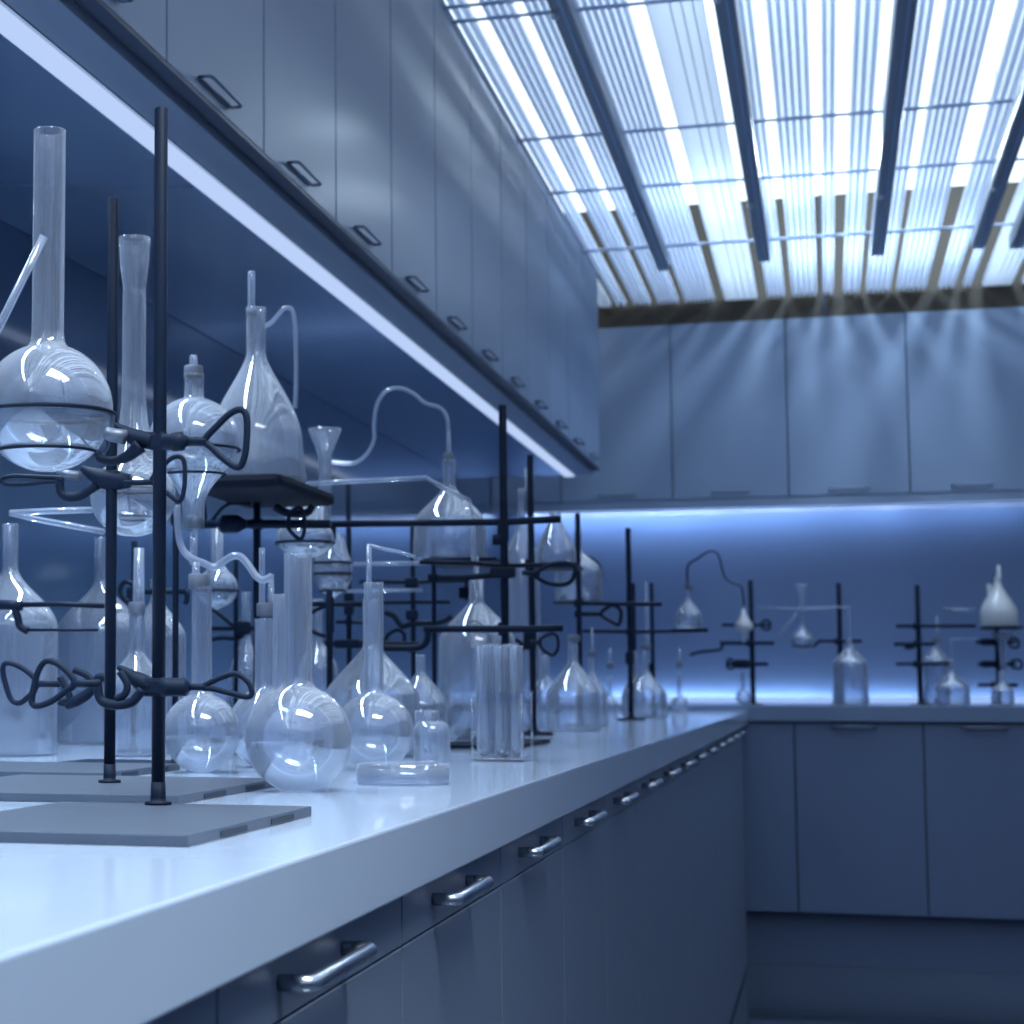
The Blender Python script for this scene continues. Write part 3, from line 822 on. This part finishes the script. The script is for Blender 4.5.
# small jars
Y_ = rest(432, 766)+.02
t = flask('glass_jar', 'small glass jar with a rounded closed top, right of the petri dish', 'jar', 432, Y_, [(720,0),(720.1,11),(722,15),(727,18),(735,18.5),(759,18.5),(763,17),(764,14),(764.1,0)], zfix=ZC)
t = flask('glass_jar', 'small cylindrical glass jar behind the rounded jar', 'jar', 427, 2.03, [(705,0),(705.1,11),(707,12),(752,12),(754,10),(754.1,0)], zfix=ZC, mat=GLASS2)
# wide bottle
t = flask('reagent_bottle', 'broad cylindrical bottle with a conical shoulder, behind the test tubes', 'bottle', 478, 2.56, [(560,3),(562,2.6),(578,2.6),(580,7),(604,7.4)]+bez((606,8),(612,13),(626,30),(640,38),12)+[(660,38.5),(738,38.5),(743,36),(743.1,0)], zfix=ZC+.0055, mat=GLASS2)
# test tubes in a clear rack
Y0 = rest(500, 762)
grp = 'test tubes in the clear rack'
P = at(501, 760, Y0+.03); s = px(P)
tlabs = ['front-left tube of the cluster of test tubes', 'front-middle tube of the cluster of test tubes', 'front-right tube of the cluster of test tubes', 'rear-left tube of the cluster of test tubes', 'rear-right tube of the cluster of test tubes']
tp = [(484, .0, 7.4), (501.5, .0, 7.2), (517, .0, 7), (493, .045, 6.8), (511, .045, 6.8)]
rack = thing('test_tube_rack', 'clear round rack holding the cluster of test tubes', 'test tube rack', (P.x, P.y, ZC))
xa, xb = at(476, 760, Y0+.02).x, at(525, 760, Y0+.02).x
box('rack_foot', GLASS, xa-.002, xb+.002, Y0-.003, Y0+.075, ZC, ZC+.004, rack, bevel=.001)
zr = at(500, 693, Y0+.02).z
box('rack_shelf', GLASS, xa-.002, xb+.002, Y0-.003, Y0+.075, zr, zr+.0015, rack)
for (x_, y_) in ((xa, Y0), (xb, Y0), (xa, Y0+.07), (xb, Y0+.07)):
    tube('rack_post', GLASS, [(x_, y_, ZC+.004), (x_, y_, zr)], .0010, rack, 8)
for (x, dy, hw), lab in zip(tp, tlabs):
    Yt = Y0+.015+dy
    t = flask('test_tube', lab, 'test tube', x, Yt, [(648,hw+.5),(649.5,hw+.5),(651,hw),(700,hw),(750,hw),(755,hw*.85),(758,hw*.55),(759.5,0)], zfix=ZC+.0045, group=grp, mat=GLASS2, seg=24)

# left-hand bottles
def bottle(label, x, ybase, ytop, nhw, yn, ysh, hw, mat=GLASS2, Y=None, name='reagent_bottle', st=None, seg=40):
    Yy = Y or rest(x, ybase)+hw*px(at(x, ybase, 1.9))
    t = flask(name, label, 'bottle', x, Yy, bottle_profile(ytop, nhw, yn, ysh, hw, ybase-1, 3), zfix=ZC, mat=mat, seg=seg)
    return t, Yy
bottle('large clear bottle with a sloping shoulder at the left picture edge', 8, 757, 525, 7.6, 568, 630, 49)
bottle('clear bottle behind, between the left-edge bottle and the shorter stand rod', 99, 750, 543, 6, 585, 640, 44, Y=2.45)
t, Yy = bottle('stoppered clear bottle between the two front stand rods', 136, 757, 612, 7.8, 650, 690, 31)
stopper(t, 137, Yy, 602, 614, 8.3)
part_lathe(t, 'inner_tube', MILK, 139, Yy, [(548,0),(548.1,5),(602,6)], seg=14)
bottle('round-shouldered bottle behind and just right of the front stand rod', 156, 750, 580, 6, 598, 640, 30, Y=2.28)
bottle('narrow tall bottle seen right of the tray rod, left of the large front flask', 246, 742, 596, 4.5, 640, 680, 17, Y=2.8)
bottle('faint tall bottle right of the large front flask, behind the thick clamp', 318, 741, 600, 5, 640, 672, 20, Y=2.75)

# raised bell flask
P = at(452, 560, 2.75)
zN = at(452, 563, 2.75).z+.0042
t = flask('bell_flask', 'bell-shaped flask on the raised black platform, hose from its top', 'flask', 450, 2.76, [(458,6.6),(460,6.4),(484,6.2)]+bez((486,6.4),(494,9),(508,32),(520,35.5),14)+[(540,36.5),(556,37),(558,36),(559,33),(559.1,0)], zfix=zN, mat=GLASS2)
stopper(t, 448.5, 2.76, 453, 461, 5)
part_lathe(t, 'top_tube', MILK, 448.5, 2.76, [(431,0),(431.1,2),(455,2.2)], seg=12)
ptube('top_hose', HOSE, [(448,433),(447,418),(440,408),(425,403),(414,394),(400,388),(386,391),(377,405),(374,425),(374,440),(366,455),(354,463),(340,463),(331,462)], 2.76, 1.9, t)
t = thing('hose', 'thin clear hose arching up beside the big bell flask', 'hose', at(259, 365, 2.3))
ptube('hose_body', HOSE, [(260,366),(259,345),(261,330),(271,323),(279,314),(285,308),(292,310),(295,325),(296,350),(296,385),(295,408)], 2.3, 2.2, t)
t = thing('hose', 'thick pale hose looping from the funnel tip to the grey-stoppered flask', 'hose', at(178, 505, 1.75))
ptube('hose_body', HOSE, [(177,505),(178,530),(182,548),(191,558),(203,563),(214,567),(224,561),(233,556),(241,557),(249,566),(256,576),(263,580),(272,576)], 1.715, 3.6, t)
t = thing('glass_tube', 'level thin glass tube above the long clamp bar, bent down at its right end', 'glass tube', at(304, 483, 2.4))
ptube('tube_wall', MILK, [(304,484),(340,482),(380,480),(427,478)], 2.4, 2.4, t, n=0)
ptube('tube_wall', MILK, [(427,478),(444,488),(470,501)], 2.4, 2.1, t, n=0)
t = thing('glass_tube', 'pale V-shaped glass tube at the left, below the ringed flask', 'glass tube', at(10, 513, 1.7))
ptube('tube_wall', MILK, [(10,513),(50,511),(92,510)], 1.7, 3.2, t, n=0)
ptube('tube_wall', MILK, [(10,513),(40,520),(62,524),(104,532)], 1.75, 3.0, t, n=0)
t = thing('glass_tube', 'level glass tube behind the bent-tube flask, ending at the platform', 'glass tube', at(352, 564, 2.7))
ptube('tube_wall', MILK, [(352,564),(430,563)], 2.7, 2.0, t, n=0)
t = thing('glass_tube', 'lower level glass tube crossing the slim rod behind the bent-tube flask', 'glass tube', at(345, 591, 2.75))
ptube('tube_wall', MILK, [(345,591),(422,590)], 2.72, 1.7, t, n=0)
t = thing('glass_tube', 'upright thin glass tube in front of the platform', 'glass tube', at(474, 520, 2.5))
ptube('tube_wall', MILK, [(473,516),(473.5,562)], 2.6, 2.2, t, n=0)
ptube('tube_wall', MILK, [(473,517),(470,503),(467,500)], 2.6, 1.7, t, n=0)

# centre-right glass
t = flask('bottle_on_platform', 'tall bottle with a thin top tube between the two tall rods', 'bottle', 524, 3.4, [(489,3.4),(491,3.2),(520,3.2)]+bez((522,3.6),(530,6),(546,14),(556,17),10)+[(600,18),(640,18),(700,18),(728,18),(730,15),(730.1,0)], zfix=ZC, mat=GLASS2)
t.name = 'reagent_bottle'
part_lathe(t, 'top_tube', MILK, 526, 3.4, [(468,0),(468.1,1.6),(492,1.6)], seg=10)
t = flask('conical_flask', 'conical flask high between the two right-hand rods, under the wall cabinets', 'flask', 556, 3.3, [(512,6),(514,5.6),(520,5.8)]+bez((521,6),(526,8),(540,17),(552,20),10)+[(562,20),(565,19),(565.1,0)], mat=GLASS2)
t2 = t
P = at(556, 566, 3.3)
b = box('platform', IRON, at(534,566,3.3).x, at(580,566,3.3).x, 3.25, 3.35, P.z-.006, P.z-.0005, E_)
tube('platform_arm', IRON, [(b.matrix_world.translation.x if False else at(530,568,YE).x, YE, P.z-.004), (at(540,568,3.3).x, 3.27, P.z-.004)], .004, E_, 8)
t = flask('conical_flask', 'flask behind the slim rod with a curved dark handle on its right side', 'flask', 579, 4.0, [(532,4),(534,3.6),(550,3.6)]+bez((551,4),(556,6),(562,22),(572,23.5),8)+[(600,23.5),(601,21),(601.1,0)], mat=GLASS2)
wing(t, [(584,556),(592,558),(600,566),(602,578)], 4.0, 1.0, None, 'side_tube', False)
P = at(588, 602, 4.0)
b = box('platform', IRON, at(556,602,4).x, at(604,602,4).x, 3.955, 4.045, P.z-.004, P.z-.0005, Fs)
tube('platform_arm', IRON, [(at(578,603,YFs).x, YFs, P.z-.003), (at(588,603,4).x, 4.0, P.z-.003)], .003, Fs, 8)
def cone_flask(label, x, Y, ytop, nhw, yn, ysh, hw, ybot, st=None, z=ZC, mat=GLASS2, seg=32, tubetop=None, grp=None):
    t = flask('conical_flask', label, 'flask', x, Y, [(ytop,nhw+.4),(ytop+1,nhw+.4),(ytop+2,nhw),(yn-2,nhw)]+bez((yn,nhw),(yn+.28*(ysh-yn),nhw*1.3),(ysh-.3*(ysh-yn),hw),(ysh,hw),12)+[(ybot-2,hw),(ybot-.5,hw-.8),(ybot,hw-2),(ybot+.001,0)], zfix=z, mat=mat, seg=seg, group=grp)
    if st: stopper(t, x, Y, ytop-st, ytop+1.5, nhw+1.2)
    if tubetop: part_lathe(t, 'top_tube', MILK, x, Y, [(tubetop,0),(tubetop+.1,1.2),(ytop-1,1.3)], seg=8)
    return t
cone_flask('stoppered bell flask on the worktop in front of the slim rod', 574, 3.3, 640, 5, 662, 698, 27, 733, st=5)
cone_flask('narrow-necked flask left of the stoppered bell flask, right of the round-based stand', 546, 3.35, 652, 4, 672, 690, 14, 727)
cone_flask('short bell flask just right of the stoppered bell flask', 592, 3.75, 655, 3.2, 672, 697, 16, 727, st=4, tubetop=627)
cone_flask('tiny stoppered flask between the two stoppered bell flasks', 610, 5.2, 667, 2.4, 686, 697, 8, 706, st=4, tubetop=648)
cone_flask('squat stoppered bell flask below the slender rods near the worktop corner', 646, 4.6, 648, 4, 670, 695, 21, 718, st=4, tubetop=582)
cone_flask('clear flask partly hidden left of the squat stoppered bell flask', 634, 4.9, 650, 4, 674, 696, 12, 715)
Y_ = 5.6
t = flask('round_flask', 'tiny round flask with a stopper at the far end of the left worktop', 'flask', 679.5, Y_, round_profile(666, 2.2, 696, 8.5, 704.5, lip=.3), zfix=ZC, mat=GLASS2, seg=24)
stopper(t, 679.5, Y_, 661, 668, 3)
part_lathe(t, 'top_tube', MILK, 679.5, Y_, [(648,0),(648.1,1.2),(662,1.2)], seg=8)
zg = at(690, 630, YG).z+2.4*px(at(640,632,YG))*.5+.001
t = cone_flask('small bell flask on the thin platform before the blue back wall, hose on top', 688.5, YG, 588, 2.4, 598, 616, 13, 628, z=zg, st=5)
ptube('top_hose', HOSED, [(688,584),(687,574),(689,564),(697,559),(705,553),(713,551),(719,556),(722,568),(726,578),(734,583),(741,586),(743,594),(744,605)], YG, 1.2, t)
t = flask('round_flask', 'tiny flask before the back wall at the left of the first back stand', 'flask', 743.5, 6.2, round_profile(668, 2.2, 694, 7.5, 702, lip=.3), zfix=ZB, mat=GLASS2, seg=24)
t = thing('bulb_funnel', 'little white cone-topped funnel clamped on the first back stand', 'funnel', at(743.5, 640, 6.29))
part_lathe(t, 'glass_body', OPAL, 743.5, 6.24, [(609,1.5),(614,2.5),(620,6),(624,8.5),(627,9),(630,7),(634,3),(642,1.5)], wall=.0008, seg=24)
t = thing('bulb_funnel', 'small glass funnel with a round bulb held by the second back stand', 'funnel', at(803, 655, 6.29))
part_lathe(t, 'glass_body', GLASS2, 801, 6.29, [(584,6),(585,6),(592,4),(597,2.8),(608,2.8),(620,2.6),(627,3),(630,5)]+arc(641, 11.5, 40, 160, 12, .9)+[(652.2,0)], wall=.0008, seg=28)
def btube(label, pts, r=1.2, Y=6.28, mat=None):
    t = thing('glass_tube', label, 'glass tube', at(pts[0][0], pts[0][1], Y))
    ptube('tube_wall', mat or MILK, pts, Y, r, t, n=0)
    return t
cone_flask('clear cylindrical flask on the back worktop, right of the second back stand', 851, 6.2, 640, 2.6, 647, 665, 17.5, 706, z=ZB, tubetop=None)
btube('thin glass tube bent down into the cylindrical back flask', [(757,608),(800,608.5),(849,607),(849.5,640)])
btube('slanting thin glass tube left of the small back funnel', [(776,638),(798,612)], .9)
cone_flask('tall flask behind on the back worktop, right of the third back stand', 937, 6.4, 640, 3.2, 648, 664, 13.5, 706, z=ZB, st=3, tubetop=616)
cone_flask('short bell flask in front on the back worktop between the third and fourth stands', 952.5, 6.15, 661, 2.4, 672, 690, 17, 707, z=ZB)
btube('thin glass tube bent down into the short bell flask', [(978,639),(951,639),(951,664)], 1.0)
btube('level white glass tube above the back flasks', [(943,609.5),(975,609.5)], 1.6)
zp = at(1000, 628, 6.3).z+.0022
t = cone_flask('bright frosted white bell flask raised on the rightmost back stand', 999, 6.265, 577, 3.2, 582, 614, 18, 627, z=zp, mat=OPAL, seg=40)
part_lathe(t, 'top_tube', OPAL, 998.5, 6.265, [(565,0),(565.1,1.6),(578,2.2)], seg=10)
part_lathe(t, 'side_neck', OPAL, 989, 6.265, [(584,2.2),(586,2.4),(596,1.6),(601,3)], seg=10)
t = thing('bulb_funnel', 'slim white funnel hanging under the raised frosted flask', 'funnel', at(1001, 671, 6.24))
part_lathe(t, 'glass_body', MILK, 1002, 6.24, [(632,11),(633,11),(637,8),(642,4),(650,3.4),(660,3),(670,3)], wall=.0008, seg=24)
cone_flask('small white flask under the hanging funnel of the rightmost back stand', 1003, 6.21, 672, 3.5, 682, 692, 11, 706, z=ZB, mat=GLASS2)

# ---------------------------------------------------------------- world, camera, colour
w = bpy.data.worlds.new('World'); bpy.context.scene.world = w; w.use_nodes = True
w.node_tree.nodes['Background'].inputs[0].default_value = (.12, .25, .6, 1)
w.node_tree.nodes['Background'].inputs[1].default_value = .1

cd = bpy.data.cameras.new('camera'); co = bpy.data.objects.new('camera', cd); COL.objects.link(co)
cd.sensor_width = 36; cd.lens = 36*F/1024; cd.shift_x = .25; cd.clip_start = .02
from mathutils import Matrix
Mx = Matrix((RT, UP, -FW)).transposed()
co.matrix_world = Matrix.Translation(CAM) @ Mx.to_4x4()
cd.dof.use_dof = True; cd.dof.focus_distance = 1.3; cd.dof.aperture_fstop = 17
sc = bpy.context.scene
sc.camera = co
sc.view_settings.view_transform = 'Standard'; sc.view_settings.look = 'None'
sc.view_settings.gamma = 1; sc.view_settings.use_curve_mapping = False
sc.view_settings.exposure = 0
sc.cycles.transparent_max_bounces = 64
sc.cycles.max_bounces = 10; sc.cycles.diffuse_bounces = 4; sc.cycles.glossy_bounces = 5
sc.cycles.caustics_reflective = False; sc.cycles.caustics_refractive = False
sc.cycles.sample_clamp_indirect = 6
